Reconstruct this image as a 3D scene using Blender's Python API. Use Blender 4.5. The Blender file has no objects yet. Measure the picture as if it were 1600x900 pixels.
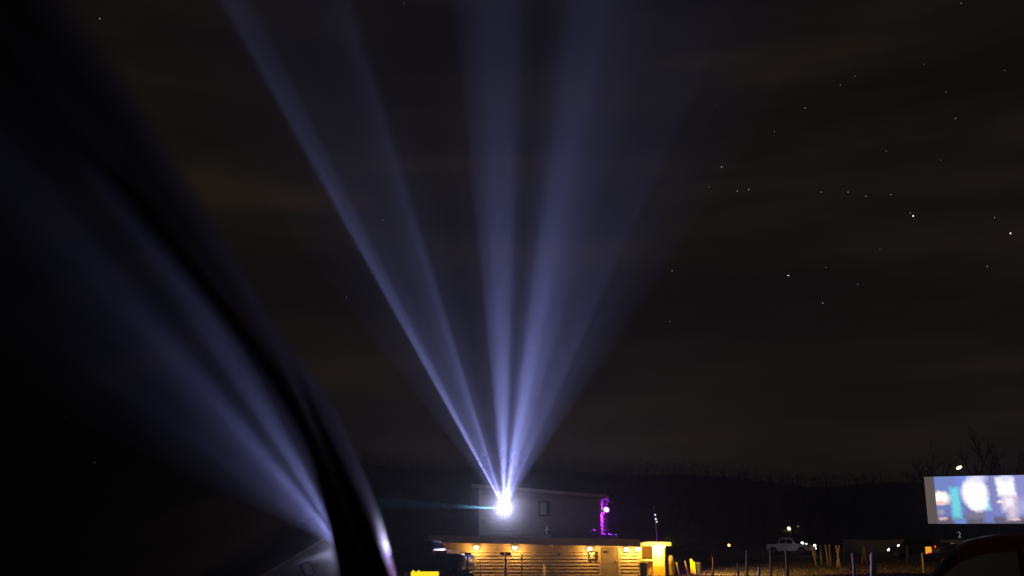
import bpy, math, random
from mathutils import Vector, Matrix
random.seed(7)
PI = math.pi
sc = bpy.context.scene
COL = sc.collection

# ------------------------------------------------------------------ camera
F_PX = 1556.0                                   # 35 mm lens on a 36 mm sensor, 1600 px wide
PITCH = math.atan((878 - 450) / F_PX)
CAM = Vector((0, 0, 1.3))
cam_d = bpy.data.cameras.new('camera'); cam = bpy.data.objects.new('camera', cam_d); COL.objects.link(cam)
cam.location = CAM; cam.rotation_euler = (PI / 2 + PITCH, 0, 0)
cam_d.lens = 35.01; cam_d.sensor_width = 36; cam_d.clip_start = 0.02; cam_d.clip_end = 6000
cam_d.dof.use_dof = True; cam_d.dof.focus_distance = 60; cam_d.dof.aperture_fstop = 2.8
sc.camera = cam

def ray(x, y):
    a, b = (x - 800) / F_PX, -(y - 450) / F_PX
    c, s = math.cos(PITCH), math.sin(PITCH)
    return Vector((a, c - b * s, s + b * c)).normalized()
def at(x, y, Y):
    d = ray(x, y); return CAM + d * (Y / d.y)

# ------------------------------------------------------------------ colour management, world
sc.view_settings.view_transform = 'Standard'; sc.view_settings.look = 'None'
sc.view_settings.exposure = 0; sc.view_settings.gamma = 1; sc.view_settings.use_curve_mapping = False
cy = sc.cycles
cy.use_denoising = True; cy.max_bounces = 6; cy.volume_bounces = 0; cy.diffuse_bounces = 3
cy.caustics_reflective = False; cy.caustics_refractive = False; cy.use_light_tree = True
cy.sample_clamp_indirect = 4.0; cy.transparent_max_bounces = 16

world = bpy.data.worlds.new('World'); sc.world = world; world.use_nodes = True
nt = world.node_tree; nt.nodes.clear()
def N(tree, t, **kw):
    n = tree.nodes.new(t)
    for k, v in kw.items(): setattr(n, k, v)
    return n
wo = N(nt, 'ShaderNodeOutputWorld'); addn = N(nt, 'ShaderNodeAddShader')
bg1 = N(nt, 'ShaderNodeBackground'); bg2 = N(nt, 'ShaderNodeBackground')
sky = N(nt, 'ShaderNodeTexSky', sky_type='NISHITA', sun_disc=False)
sky.sun_elevation = math.radians(-9); sky.sun_rotation = math.radians(200)
nt.links.new(sky.outputs[0], bg1.inputs[0]); bg1.inputs[1].default_value = 0.01
tc = N(nt, 'ShaderNodeTexCoord'); mp = N(nt, 'ShaderNodeMapping'); mp.inputs['Scale'].default_value = (1.4, 1.4, 9)
mp.inputs['Rotation'].default_value = (0, math.radians(-12), 0)
nz = N(nt, 'ShaderNodeTexNoise'); nz.inputs['Scale'].default_value = 1.6; nz.inputs['Detail'].default_value = 4
nt.links.new(tc.outputs['Generated'], mp.inputs[0]); nt.links.new(mp.outputs[0], nz.inputs['Vector'])
rp = N(nt, 'ShaderNodeValToRGB'); e = rp.color_ramp.elements
e[0].position = 0.36; e[0].color = (0.0044, 0.0036, 0.0032, 1)
e[1].position = 0.72; e[1].color = (0.0150, 0.0098, 0.0066, 1)
m_ = e.new(0.52); m_.color = (0.0068, 0.0056, 0.0046, 1)
nt.links.new(nz.outputs['Fac'], rp.inputs[0]); nt.links.new(rp.outputs[0], bg2.inputs[0]); bg2.inputs[1].default_value = 1.05
nt.links.new(bg1.outputs[0], addn.inputs[0]); nt.links.new(bg2.outputs[0], addn.inputs[1]); nt.links.new(addn.outputs[0], wo.inputs[0])

# ------------------------------------------------------------------ lights (the projector's own beams)
TH = math.radians(9)                             # the building stands turned nine degrees
ux = Vector((math.cos(TH), -math.sin(TH), 0)); uy = Vector((math.sin(TH), math.cos(TH), 0))     # along the front, into the building
P0 = at(675, 878, 54.4); SB = 1.3               # corner of the low front; the booth above is set back
_d = ray(788, 795); APEX = CAM + _d * ((P0 + uy * (SB - .42) - CAM).dot(uy) / _d.dot(uy))
cvec = (APEX - CAM).normalized(); Rv = Vector((cvec.y, -cvec.x, 0)).normalized(); Uv = Rv.cross(cvec)
def lamp(name, kind, loc, power, color, size=0.05):
    d = bpy.data.lights.new(name, kind); o = bpy.data.objects.new(name, d); COL.objects.link(o)
    o.location = loc; d.energy = power; d.color = color; d.shadow_soft_size = size
    return o
def aim(o, direction, up=Vector((0, 0, 1))):
    o.rotation_euler = Vector(direction).to_track_quat('-Z', 'Y').to_euler()

BEAM_W = 860000
beam = lamp('projector_beam_light', 'SPOT', APEX, BEAM_W, (1, 1, 1), 0.0)
M3 = Matrix((-Rv, Uv, cvec)).transposed()
beam.rotation_euler = M3.to_euler()
beam.data.spot_size = math.radians(175); beam.data.spot_blend = 0.02
beam.data.use_nodes = True
bt = beam.data.node_tree; bt.nodes.clear()
def math_n(tree, op, a, b=None, c=None, clamp=False):
    n = N(tree, 'ShaderNodeMath', operation=op, use_clamp=clamp)
    for i, v in enumerate((a, b, c)):
        if v is None: continue
        if isinstance(v, (int, float)): n.inputs[i].default_value = v
        else: tree.links.new(v, n.inputs[i])
    return n.outputs[0]
lo = N(bt, 'ShaderNodeOutputLight'); em = N(bt, 'ShaderNodeEmission')
btc = N(bt, 'ShaderNodeTexCoord'); sx = N(bt, 'ShaderNodeSeparateXYZ'); bt.links.new(btc.outputs['Normal'], sx.inputs[0])
X_, Y_, Z_ = sx.outputs
tt = math_n(bt, 'DIVIDE', math_n(bt, 'MULTIPLY', X_, -1), math_n(bt, 'MAXIMUM', Y_, 0.001))
tm = math_n(bt, 'MULTIPLY_ADD', tt, 0.5, 0.5, True)
br = N(bt, 'ShaderNodeValToRGB'); br.color_ramp.interpolation = 'EASE'
STOPS = [(-.82, 0), (-.76, .03), (-.62, .06), (-.585, .10), (-.562, .95), (-.535, .72), (-.50, .30), (-.43, .24), (-.37, .34), (-.33, .50),
         (-.295, .17), (-.20, .10), (-.115, .14), (-.085, .46), (-.03, .90), (.015, .80), (.045, .38), (.07, .26), (.105, .38),
         (.15, .92), (.19, 1.0), (.25, .60), (.34, .33), (.44, .29), (.49, .15), (.62, .06), (.72, 0)]
el = br.color_ramp.elements
for i, (p, v) in enumerate(STOPS):
    s = el[i] if i < 2 else el.new(0.999)
    if i >= 2: s = el[len(el) - 1]
    s.position = (p + 1) / 2 if i != 1 else (p + 1) / 2
    s.color = (v, v, v, 1)
bt.links.new(tm, br.inputs[0])
eps = math_n(bt, 'DIVIDE', Y_, math_n(bt, 'MAXIMUM', math_n(bt, 'MULTIPLY', Z_, -1), 0.001))
w1 = math_n(bt, 'MULTIPLY_ADD', eps, 8.0, -0.6, True)                 # starts a dozen degrees above the line to the viewer
w2 = math_n(bt, 'MULTIPLY_ADD', eps, -2.4, 1.45, True)
inten = math_n(bt, 'MULTIPLY', math_n(bt, 'MULTIPLY', w1, w2), math_n(bt, 'GREATER_THAN', Y_, 0.02))
vm = N(bt, 'ShaderNodeVectorMath', operation='MULTIPLY'); bt.links.new(br.outputs[0], vm.inputs[0]); 
cm = N(bt, 'ShaderNodeMix', data_type='RGBA'); cm.inputs[6].default_value = (.57, .56, 1.0, 1); cm.inputs[7].default_value = (.08, .16, 1.0, 1)
bt.links.new(math_n(bt, 'MULTIPLY_ADD', eps, 3.0, -.38, True), cm.inputs[0]); bt.links.new(cm.outputs[2], vm.inputs[1])
bt.links.new(vm.outputs[0], em.inputs[0]); bt.links.new(inten, em.inputs[1]); bt.links.new(em.outputs[0], lo.inputs[0])

glow = lamp('projector_spill_light', 'SPOT', APEX - cvec * 0.08, 5000, (0.62, 0.62, 1.0), 0.06)
aim(glow, -cvec + Vector((0, 0, 0.25))); glow.data.spot_size = math.radians(165); glow.data.spot_blend = 0.6
stray = lamp('stray_beam_light', 'SPOT', APEX, 620000, (0.16, 0.55, 0.85), 0.0)
aim(stray, -Rv * 1.0 + Uv * 0.05 - cvec * 0.5); stray.data.spot_size = math.radians(6.5); stray.data.spot_blend = 0.9

# ------------------------------------------------------------------ helpers
class MB:
    def __init__(s): s.v = []; s.f = []
    def add(s, vs, fs):
        o = len(s.v); s.v += [tuple(v) for v in vs]; s.f += [tuple(i + o for i in f) for f in fs]; return s
    def box(s, x0, x1, y0, y1, z0, z1):
        vs = [(x, y, z) for x in (x0, x1) for y in (y0, y1) for z in (z0, z1)]
        return s.add(vs, [(0, 1, 3, 2), (4, 6, 7, 5), (0, 4, 5, 1), (2, 3, 7, 6), (0, 2, 6, 4), (1, 5, 7, 3)])
    def prism(s, poly, d, axis='y', off=0):          # poly (a,b) extruded from off to off+d
        n = len(poly)
        def p(a, b, c): return {'y': (a, c, b), 'x': (c, a, b), 'z': (a, b, c)}[axis]
        vs = [p(a, b, off) for a, b in poly] + [p(a, b, off + d) for a, b in poly]
        fs = [tuple(range(n)), tuple(range(2 * n - 1, n - 1, -1))] + [(i, i + n, (i + 1) % n + n, (i + 1) % n) for i in range(n)]
        return s.add(vs, fs)
    def tube(s, pts, rad, seg=8, cap=True):
        pts = [Vector(p) for p in pts]; n = len(pts)
        rad = rad if isinstance(rad, (list, tuple)) else [rad] * n
        base = len(s.v); prev = None
        for i, p in enumerate(pts):
            t = (pts[min(i + 1, n - 1)] - pts[max(i - 1, 0)]).normalized()
            if prev is None: prev = t.orthogonal().normalized()
            u = (prev - t * prev.dot(t)).normalized(); prev = u; w = t.cross(u)
            for k in range(seg):
                a = 2 * PI * k / seg; s.v.append(tuple(p + (u * math.cos(a) + w * math.sin(a)) * rad[i]))
        for i in range(n - 1):
            for k in range(seg):
                a, b = base + i * seg + k, base + i * seg + (k + 1) % seg
                s.f.append((a, b, b + seg, a + seg))
        if cap:
            s.f.append(tuple(base + k for k in range(seg - 1, -1, -1))); s.f.append(tuple(base + (n - 1) * seg + k for k in range(seg)))
        return s
    def lathe(s, prof, seg=16, c=(0, 0, 0), axis='z'):
        base = len(s.v)
        for r, h in prof:
            for k in range(seg):
                a = 2 * PI * k / seg; x, y = r * math.cos(a), r * math.sin(a)
                s.v.append((c[0] + x, c[1] + y, c[2] + h) if axis == 'z' else (c[0] + x, c[1] + h, c[2] + y))
        for i in range(len(prof) - 1):
            for k in range(seg):
                a, b = base + i * seg + k, base + i * seg + (k + 1) % seg
                s.f.append((a, b, b + seg, a + seg))
        s.f.append(tuple(base + k for k in range(seg - 1, -1, -1))); m = base + (len(prof) - 1) * seg
        s.f.append(tuple(m + k for k in range(seg)))
        return s
    def grid(s, rows):
        base = len(s.v); n = len(rows[0])
        for r in rows: s.v += [tuple(p) for p in r]
        for i in range(len(rows) - 1):
            for k in range(n - 1):
                a = base + i * n + k; s.f.append((a, a + 1, a + n + 1, a + n))
        return s
    def build(s, name, mat, parent=None, smooth=False, loc=None, bevel=0):
        me = bpy.data.meshes.new(name); me.from_pydata(s.v, [], s.f); me.validate(); me.update()
        if smooth:
            for p in me.polygons: p.use_smooth = True
        me.materials.append(mat)
        o = bpy.data.objects.new(name, me); COL.objects.link(o)
        if parent: o.parent = parent
        if loc is not None: o.location = loc
        if bevel:
            b = o.modifiers.new('bevel', 'BEVEL'); b.width = bevel; b.segments = 2; b.limit_method = 'ANGLE'
        return o
def tag(o, label=None, cat=None, group=None, kind=None):
    if label: o['label'] = label
    if cat: o['category'] = cat
    if group: o['group'] = group
    if kind: o['kind'] = kind
    return o
def empty(name, loc, rz=0, label=None, cat=None, group=None):
    o = bpy.data.objects.new(name, None); COL.objects.link(o); o.location = loc; o.rotation_euler = (0, 0, rz)
    o.empty_display_size = 0.2
    return tag(o, label, cat, group)
def dup(root):
    r = root.copy(); COL.objects.link(r)
    for ch in list(root.children):
        c = ch.copy(); COL.objects.link(c); c.parent = r
        for g in list(ch.children):
            d = g.copy(); COL.objects.link(d); d.parent = c
    return r

def mat(name, col, rough=0.6, metal=0.0, var=0.25, scale=6.0, bump=0.0, spec=0.5, coat=0.0):
    m = bpy.data.materials.new(name); m.use_nodes = True; t = m.node_tree
    b = t.nodes['Principled BSDF']; b.inputs['Roughness'].default_value = rough; b.inputs['Metallic'].default_value = metal
    b.inputs['Specular IOR Level'].default_value = spec; b.inputs['Coat Weight'].default_value = coat
    b.inputs['Coat Roughness'].default_value = 0.04
    co = N(t, 'ShaderNodeTexCoord'); n = N(t, 'ShaderNodeTexNoise'); n.inputs['Scale'].default_value = scale; n.inputs['Detail'].default_value = 5
    t.links.new(co.outputs['Object'], n.inputs['Vector'])
    r = N(t, 'ShaderNodeValToRGB'); r.color_ramp.elements[0].position = 0.3; r.color_ramp.elements[1].position = 0.7
    r.color_ramp.elements[0].color = tuple(c * (1 - var) for c in col) + (1,)
    r.color_ramp.elements[1].color = tuple(min(1, c * (1 + var)) for c in col) + (1,)
    t.links.new(n.outputs['Fac'], r.inputs[0]); t.links.new(r.outputs[0], b.inputs['Base Color'])
    if bump:
        bp = N(t, 'ShaderNodeBump'); bp.inputs['Strength'].default_value = bump; bp.inputs['Distance'].default_value = 0.02
        t.links.new(n.outputs['Fac'], bp.inputs['Height']); t.links.new(bp.outputs[0], b.inputs['Normal'])
    return m
def emat(name, col, strength, sample=False):
    m = bpy.data.materials.new(name); m.use_nodes = True; t = m.node_tree; t.nodes.clear()
    o = N(t, 'ShaderNodeOutputMaterial'); e_ = N(t, 'ShaderNodeEmission'); e_.inputs[0].default_value = tuple(col) + (1,)
    e_.inputs[1].default_value = strength; t.links.new(e_.outputs[0], o.inputs[0])
    m.cycles.emission_sampling = 'AUTO' if sample else 'NONE'
    return m

M = dict(
    ground=mat('gravel_and_grass', (0.16, 0.13, 0.09), 0.95, var=0.55, scale=0.35, bump=0.6),
    hill=mat('wooded_hillside', (0.05, 0.045, 0.035), 1.0, var=0.4, scale=0.05),
    bark=mat('bark', (0.10, 0.075, 0.055), 0.95, var=0.4, scale=3),
    twig=mat('bare_twigs', (0.06, 0.05, 0.042), 1.0, var=0.3, scale=0.2),
    grass=mat('dry_grass', (0.085, 0.07, 0.03), 0.9, var=0.5, scale=0.6),
    siding=mat('cream_siding', (0.42, 0.36, 0.31), 0.65, var=0.10, scale=2.5, bump=0.1),
    upper=mat('grey_siding', (0.36, 0.33, 0.31), 0.7, var=0.10, scale=2.5, bump=0.1),
    trim=mat('painted_trim', (0.45, 0.40, 0.35), 0.6, var=0.12, scale=3),
    roof=mat('felt_roof', (0.07, 0.065, 0.06), 0.95, var=0.3, scale=4),
    door=mat('grey_door_paint', (0.30, 0.27, 0.24), 0.5, var=0.08, scale=2),
    dark=mat('dark_metal', (0.03, 0.03, 0.032), 0.5, var=0.3, scale=8),
    steel=mat('galvanised_steel', (0.35, 0.35, 0.37), 0.45, 0.7, var=0.2, scale=9),
    black=mat('black_plastic', (0.012, 0.012, 0.013), 0.4, var=0.2, scale=8),
    rubber=mat('black_rubber', (0.008, 0.008, 0.009), 0.75, var=0.2, scale=20, spec=0.2),
    tyre=mat('tyre_rubber', (0.02, 0.02, 0.02), 0.85, var=0.3, scale=12),
    chrome=mat('chrome', (0.75, 0.75, 0.78), 0.12, 1.0, var=0.05, scale=10),
    white=mat('white_paint', (0.75, 0.74, 0.72), 0.4, var=0.08, scale=3, coat=0.4),
    silver=mat('silver_paint', (0.5, 0.5, 0.52), 0.35, 0.3, var=0.08, scale=3, coat=0.5),
    maroon=mat('maroon_paint', (0.30, 0.020, 0.030), 0.3, 0.1, var=0.1, scale=3, coat=0.6),
    navy=mat('dark_blue_paint', (0.02, 0.022, 0.03), 0.35, 0.1, var=0.1, scale=3, coat=0.5),
    carblack=mat('black_paint', (0.010, 0.010, 0.012), 0.18, 0.0, var=0.1, scale=3, coat=1.0),
    rail=mat('satin_pillar_trim', (0.012, 0.012, 0.014), 0.36, var=0.1, scale=30, spec=0.9),
    nearpaint=mat('dull_black_paint', (0.008, 0.008, 0.009), 0.6, var=0.1, scale=3, spec=0.25),
    cloth=mat('seat_fabric', (0.02, 0.02, 0.022), 0.95, var=0.3, scale=30),
    glass=mat('tinted_glass', (0.006, 0.007, 0.008), 0.06, var=0.05, scale=3),
    board=mat('ochre_board', (0.55, 0.36, 0.10), 0.7, var=0.15, scale=3),
    cream=mat('cream_paint', (0.72, 0.66, 0.46), 0.6, var=0.06, scale=2),
    wood=mat('weathered_wood', (0.30, 0.23, 0.15), 0.85, var=0.4, scale=8, bump=0.3),
    pvc=mat('pale_pvc', (0.55, 0.54, 0.56), 0.5, var=0.12, scale=5),
    yellowp=mat('yellow_paint', (0.75, 0.50, 0.02), 0.5, var=0.12, scale=4),
    fence=mat('pale_fence_boards', (0.76, 0.76, 0.72), 0.8, var=0.18, scale=1.5),
    screenb=mat('unlit_screen_white', (0.70, 0.66, 0.62), 0.8, var=0.06, scale=0.5),
    red=emat('red_tail_glow', (1.0, 0.03, 0.05), 2.5), amber=emat('amber_glow', (1.0, 0.42, 0.03), 0.9),
    headlamp=emat('white_headlamp', (0.85, 0.92, 1.0), 6), warm=emat('warm_lamp_glow', (1.0, 0.62, 0.22), 20),
    warmfar=emat('distant_lamp_glow', (1.0, 0.72, 0.32), 6), lens=emat('projector_lens_glow', (0.85, 0.88, 1.0), 90, True),
    violet=emat('violet_flood_glow', (1.0, 0.25, 0.95), 5), star=emat('starlight', (0.85, 0.9, 1.0), 0.95),
    starb=emat('bright_starlight', (0.85, 0.92, 1.0), 5), num=emat('numeral_added_glow', (0.75, 0.7, 0.62), 0.20),  # the numeral's weak glow stands in for light falling on it
    yel=emat('yellow_panel_glow', (1.0, 0.72, 0.02), 1.1),
)

# window glass of the near car: a see-through tint under a glossy skin
gm = bpy.data.materials.new('side_window_glass'); gm.use_nodes = True; t = gm.node_tree; t.nodes.clear()
go = N(t, 'ShaderNodeOutputMaterial'); gmix = N(t, 'ShaderNodeMixShader'); gtr = N(t, 'ShaderNodeBsdfTransparent'); ggl = N(t, 'ShaderNodeBsdfGlossy')
gfr = N(t, 'ShaderNodeFresnel'); gfr.inputs[0].default_value = 1.5
gtr.inputs[0].default_value = (0.03, 0.03, 0.033, 1); ggl.inputs['Roughness'].default_value = 0.02; ggl.inputs[0].default_value = (0.66, 0.66, 0.68, 1)
t.links.new(gfr.outputs[0], gmix.inputs[0]); t.links.new(gtr.outputs[0], gmix.inputs[1]); t.links.new(ggl.outputs[0], gmix.inputs[2]); t.links.new(gmix.outputs[0], go.inputs[0])
M['sideglass'] = gm
# milky plastic rim that passes the lamp light through
rm = bpy.data.materials.new('milky_plastic'); rm.use_nodes = True; t = rm.node_tree; t.nodes.clear()
ro_ = N(t, 'ShaderNodeOutputMaterial'); rmx = N(t, 'ShaderNodeMixShader'); rd = N(t, 'ShaderNodeBsdfDiffuse'); rt_ = N(t, 'ShaderNodeBsdfTranslucent')
rd.inputs[0].default_value = (.7, .66, .5, 1); rt_.inputs[0].default_value = (.55, .5, .36, 1); rmx.inputs[0].default_value = .45
t.links.new(rd.outputs[0], rmx.inputs[1]); t.links.new(rt_.outputs[0], rmx.inputs[2]); t.links.new(rmx.outputs[0], ro_.inputs[0])
M['rim'] = rm

# ------------------------------------------------------------------ terrain
PROF = [(-60, 0), (25, 0), (50, .5), (60, .80), (80, 1.2), (115, 2.0), (160, 2.7), (240, 4.2), (300, 9), (400, 24), (520, 44), (600, 52), (640, 52), (700, 40)]
RIDGE = [(-160, 10), (-95, 7), (-40, 2), (0, 1.5), (50, 0), (100, -1), (150, -4), (240, -7), (300, -8), (420, -8)]
def lerp(tab, x):
    if x <= tab[0][0]: return tab[0][1]
    for (a, b), (c, d) in zip(tab, tab[1:]):
        if x <= c: return b + (d - b) * (x - a) / (c - a)
    return tab[-1][1]
def H(x, y):
    z = lerp(PROF, y)
    k = max(0, min(1, (y - 240) / 330))
    z += k * (lerp(RIDGE, x * 600 / max(y, 300)) + 2.2 * math.sin(x * .021 + y * .013) + 1.5 * math.sin(x * .057 + 1.3))
    z += 0.05 * math.sin(x * .5 + 1) * math.sin(y * .21) * max(0, min(1, (y - 20) / 20))
    return z
def sheet(name, xs, ys, m):
    b = MB(); b.grid([[(x, y, H(x, y)) for x in xs] for y in ys])
    return tag(b.build(name, m, smooth=True), kind='structure')
def rng(a, b, n): return [a + (b - a) * i / n for i in range(n + 1)]
sheet('ground', rng(-300, 400, 140), rng(-40, 240, 112), M['ground'])
sheet('hills', rng(-300, 400, 70), rng(240, 700, 60), M['hill'])

# ------------------------------------------------------------------ building
GZ = 0.5
def wall_uz(px, py, back=0.0):
    d = ray(px, py); o = P0 + uy * back
    k = (o - CAM).dot(uy) / d.dot(uy); p = CAM + d * k
    return (p - P0).dot(ux), p.z
def bw(u, v, z): return P0 + ux * u + uy * v + Vector((0, 0, z - P0.z))
bz = -TH
B = empty('projection_building', (P0.x, P0.y, GZ), bz, 'long cream clapboard drive-in building with a grey projection booth on its roof', 'building')
LZ = lambda z: z - GZ                           # world height to building-local height
def bp(px, py, back=0.0):
    u, z = wall_uz(px, py, back); return u, LZ(z)
U1 = wall_uz(999, 870)[0]
def eave_low(u):                                # underside of the lower eave (local z)
    (a, za), (b, zb) = bp(700, 847.5), bp(975, 853); return za + (zb - za) * (u - a) / (b - a)
DEPTH = 9.0
def quadwall(name, u0, u1, v0, v1, z0, zt, m, parent):
    b = MB(); vs = [(u0, v0, z0), (u1, v0, z0), (u1, v1, z0), (u0, v1, z0), (u0, v0, zt(u0)), (u1, v0, zt(u1)), (u1, v1, zt(u1)), (u0, v1, zt(u0))]
    b.add(vs, [(0, 3, 2, 1), (4, 5, 6, 7), (0, 1, 5, 4), (1, 2, 6, 5), (2, 3, 7, 6), (3, 0, 4, 7)])
    return b.build(name, m, parent)
quadwall('lower_wall', 0.02, U1, 0.03, DEPTH, -0.6, lambda u: eave_low(u) + .03, M['siding'], B)
du0, du1 = bp(938.5, 870)[0], bp(966, 870)[0]
def boards(u0, u1, z0, ztop, v, exp, m, parent, face='front', thick=0.055):
    """lap siding, one mesh per board; lower edge proud, upper edge tucked in"""
    z = z0
    while True:
        zt0, zt1 = ztop(u0), ztop(u1)
        if z >= max(zt0, zt1) - .02: break
        a, c = min(z + exp + .02, zt0), min(z + exp + .02, zt1)
        lo0, lo1 = min(z, a - .002), min(z, c - .002)
        j = random.uniform(-.002, .002)
        if face == 'front':
            vs = [(u0, v - thick + j, lo0), (u1, v - thick + j, lo1), (u1, v, lo1), (u0, v, lo0), (u0, v - .004, a), (u1, v - .004, c), (u1, v, c), (u0, v, a)]
        else:                                    # end wall: v holds the u of the face, u0/u1 run in depth
            vs = [(v + thick + j, u0, lo0), (v + thick + j, u1, lo1), (v, u1, lo1), (v, u0, lo0), (v + .004, u0, a), (v + .004, u1, c), (v, u1, c), (v, u0, a)]
        b = MB(); b.add(vs, [(0, 3, 2, 1), (4, 5, 6, 7), (0, 1, 5, 4), (1, 2, 6, 5), (2, 3, 7, 6), (3, 0, 4, 7)])
        b.build('siding_board', m, parent); z += exp
EXP = 0.165
boards(0.12, du0 - .09, -0.2, eave_low, 0.03, EXP, M['siding'], B)
boards(du1 + .09, U1 - .05, -0.2, eave_low, 0.03, EXP, M['siding'], B)
for u in (0.0, U1 - .05):
    MB().box(u, u + .12, -.03, .05, -.5, eave_low(u) - .004).build('corner_board', M['trim'], B)
# eaves, fascia and roof of the lower storey
fu0, fu1 = -0.12, bp(1001, 850)[0]
ft = lambda u: eave_low(u) + .34
b = MB()
for (v0, v1, zb, zt) in ((-.42, -.36, lambda u: eave_low(u) - .02, ft),):
    b.add([(fu0, v0, zb(fu0)), (fu1, v0, zb(fu1)), (fu1, v1, zb(fu1)), (fu0, v1, zb(fu0)), (fu0, v0, zt(fu0)), (fu1, v0, zt(fu1)), (fu1, v1, zt(fu1)), (fu0, v1, zt(fu0))],
          [(0, 3, 2, 1), (4, 5, 6, 7), (0, 1, 5, 4), (1, 2, 6, 5), (2, 3, 7, 6), (3, 0, 4, 7)])
b.build('fascia', M['trim'], B)
b = MB(); zb = lambda u: eave_low(u) + .035; zt = lambda u: eave_low(u) + .06
b.add([(fu0, -.36, zb(fu0)), (fu1, -.36, zb(fu1)), (fu1, .03, zb(fu1)), (fu0, .03, zb(fu0)), (fu0, -.36, zt(fu0)), (fu1, -.36, zt(fu1)), (fu1, .03, zt(fu1)), (fu0, .03, zt(fu0))],
      [(0, 3, 2, 1), (4, 5, 6, 7), (0, 1, 5, 4), (1, 2, 6, 5), (2, 3, 7, 6), (3, 0, 4, 7)])
b.build('soffit', M['trim'], B)
b = MB(); zb = lambda u: eave_low(u) + .20; zt = lambda u: eave_low(u) + .30
b.add([(fu0 + .02, -.355, zb(fu0)), (fu1 - .02, -.355, zb(fu1)), (fu1 - .02, DEPTH + .2, zb(fu1)), (fu0 + .02, DEPTH + .2, zb(fu0)), (fu0 + .02, -.355, zt(fu0)), (fu1 - .02, -.355, zt(fu1)), (fu1 - .02, DEPTH + .2, zt(fu1)), (fu0 + .02, DEPTH + .2, zt(fu0))],
      [(0, 3, 2, 1), (4, 5, 6, 7), (0, 1, 5, 4), (1, 2, 6, 5), (2, 3, 7, 6), (3, 0, 4, 7)])
b.build('lower_roof', M['roof'], B)
# door
dt = eave_low(du0) - .045
door = MB().box(du0 + .02, du1 - .02, -.012, .028, -.2, dt - .05).build('door', M['door'], B)
hu = du1 - .10
MB().lathe([(.0, -.07), (.035, -.065), (.04, -.03), (.02, 0)], 12, (hu, -.012, 0.85), 'y').build('handle', M['steel'], door, True)
pu, pz = bp(946.5, 862.5)
MB().box(pu - .14, pu + .14, -.022, -.0125, pz - .05, pz + .05).build('name_plate', M['dark'], door)
fr = MB(); fr.box(du0 - .085, du0 + .018, -.035, .05, -.25, dt + .02); fr.box(du1 - .018, du1 + .085, -.035, .05, -.25, dt + .02); fr.box(du0 + .018, du1 - .018, -.034, .05, dt - .048, dt + .019)
fr.build('door_frame', M['trim'], B)

# upper storey: the projection booth
uu0, uu1 = bp(748, 800, SB)[0], bp(938, 800, SB)[0]
def eave_up(u):
    (a, za), (c, zc) = bp(742, 762, SB), bp(945, 778.5, SB); return za + (zc - za) * (u - a) / (c - a)
UD = 5.4
quadwall('upper_wall', uu0 + .03, uu1, SB + .03, SB + UD, 2.0, lambda u: eave_up(u), M['upper'], B)
zbase = eave_low(4) + .30
pu, pz = bp(788, 795, SB); PR = .42
wu0, wu1, wz0, wz1 = bp(842, 800, SB)[0], bp(858.5, 800, SB)[0], bp(850, 806, SB)[1], bp(850, 783.5, SB)[1]
boards(uu0 + .10, uu1 - .08, zbase, eave_up, SB + .03, .20, M['upper'], B)
boards(SB + .05, SB + UD - .05, zbase, lambda q: eave_up(uu1) , uu1, .20, M['upper'], B, 'end')
for u in (uu0, uu1 - .09):
    MB().box(u, u + .10, SB - .025, SB + .06, zbase - .2, eave_up(u + .1) - .01).build('corner_board', M['trim'], B)
ru0, ru1 = bp(737, 760, SB - .15)[0], bp(947.5, 776, SB - .15)[0]
b = MB(); zb = lambda u: eave_up(u) + .004; zt = lambda u: eave_up(u) + .19
for (a0, a1, v0, v1) in ((ru0, ru1, SB - .19, SB - .13), ):
    b.add([(a0, v0, zb(a0)), (a1, v0, zb(a1)), (a1, v1, zb(a1)), (a0, v1, zb(a0)), (a0, v0, zt(a0)), (a1, v0, zt(a1)), (a1, v1, zt(a1)), (a0, v1, zt(a0))],
          [(0, 3, 2, 1), (4, 5, 6, 7), (0, 1, 5, 4), (1, 2, 6, 5), (2, 3, 7, 6), (3, 0, 4, 7)])
b.build('fascia', M['trim'], B)
b = MB(); zb2 = lambda u: eave_up(u) + .01; zt2 = lambda u: eave_up(u) + .17; a0, a1, v0, v1 = ru0 + .01, ru1 - .01, SB - .128, SB + UD + .3
b.add([(a0, v0, zb2(a0)), (a1, v0, zb2(a1)), (a1, v1, zb2(a1)), (a0, v1, zb2(a0)), (a0, v0, zt2(a0)), (a1, v0, zt2(a1)), (a1, v1, zt2(a1)), (a0, v1, zt2(a0))],
      [(0, 3, 2, 1), (4, 5, 6, 7), (0, 1, 5, 4), (1, 2, 6, 5), (2, 3, 7, 6), (3, 0, 4, 7)])
b.build('upper_roof', M['roof'], B)
# projection port: frame and pane round the lens
port = MB(); 
for (a, c, d, e_) in ((pu - PR, pu + PR, pz + PR - .07, pz + PR), (pu - PR, pu + PR, pz - PR, pz - PR + .07), (pu - PR, pu - PR + .07, pz - PR + .072, pz + PR - .072), (pu + PR - .07, pu + PR, pz - PR + .072, pz + PR - .072)):
    port.box(a, c, SB - .05, SB + .02, d, e_)
port.build('projection_port', M['trim'], B)
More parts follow.
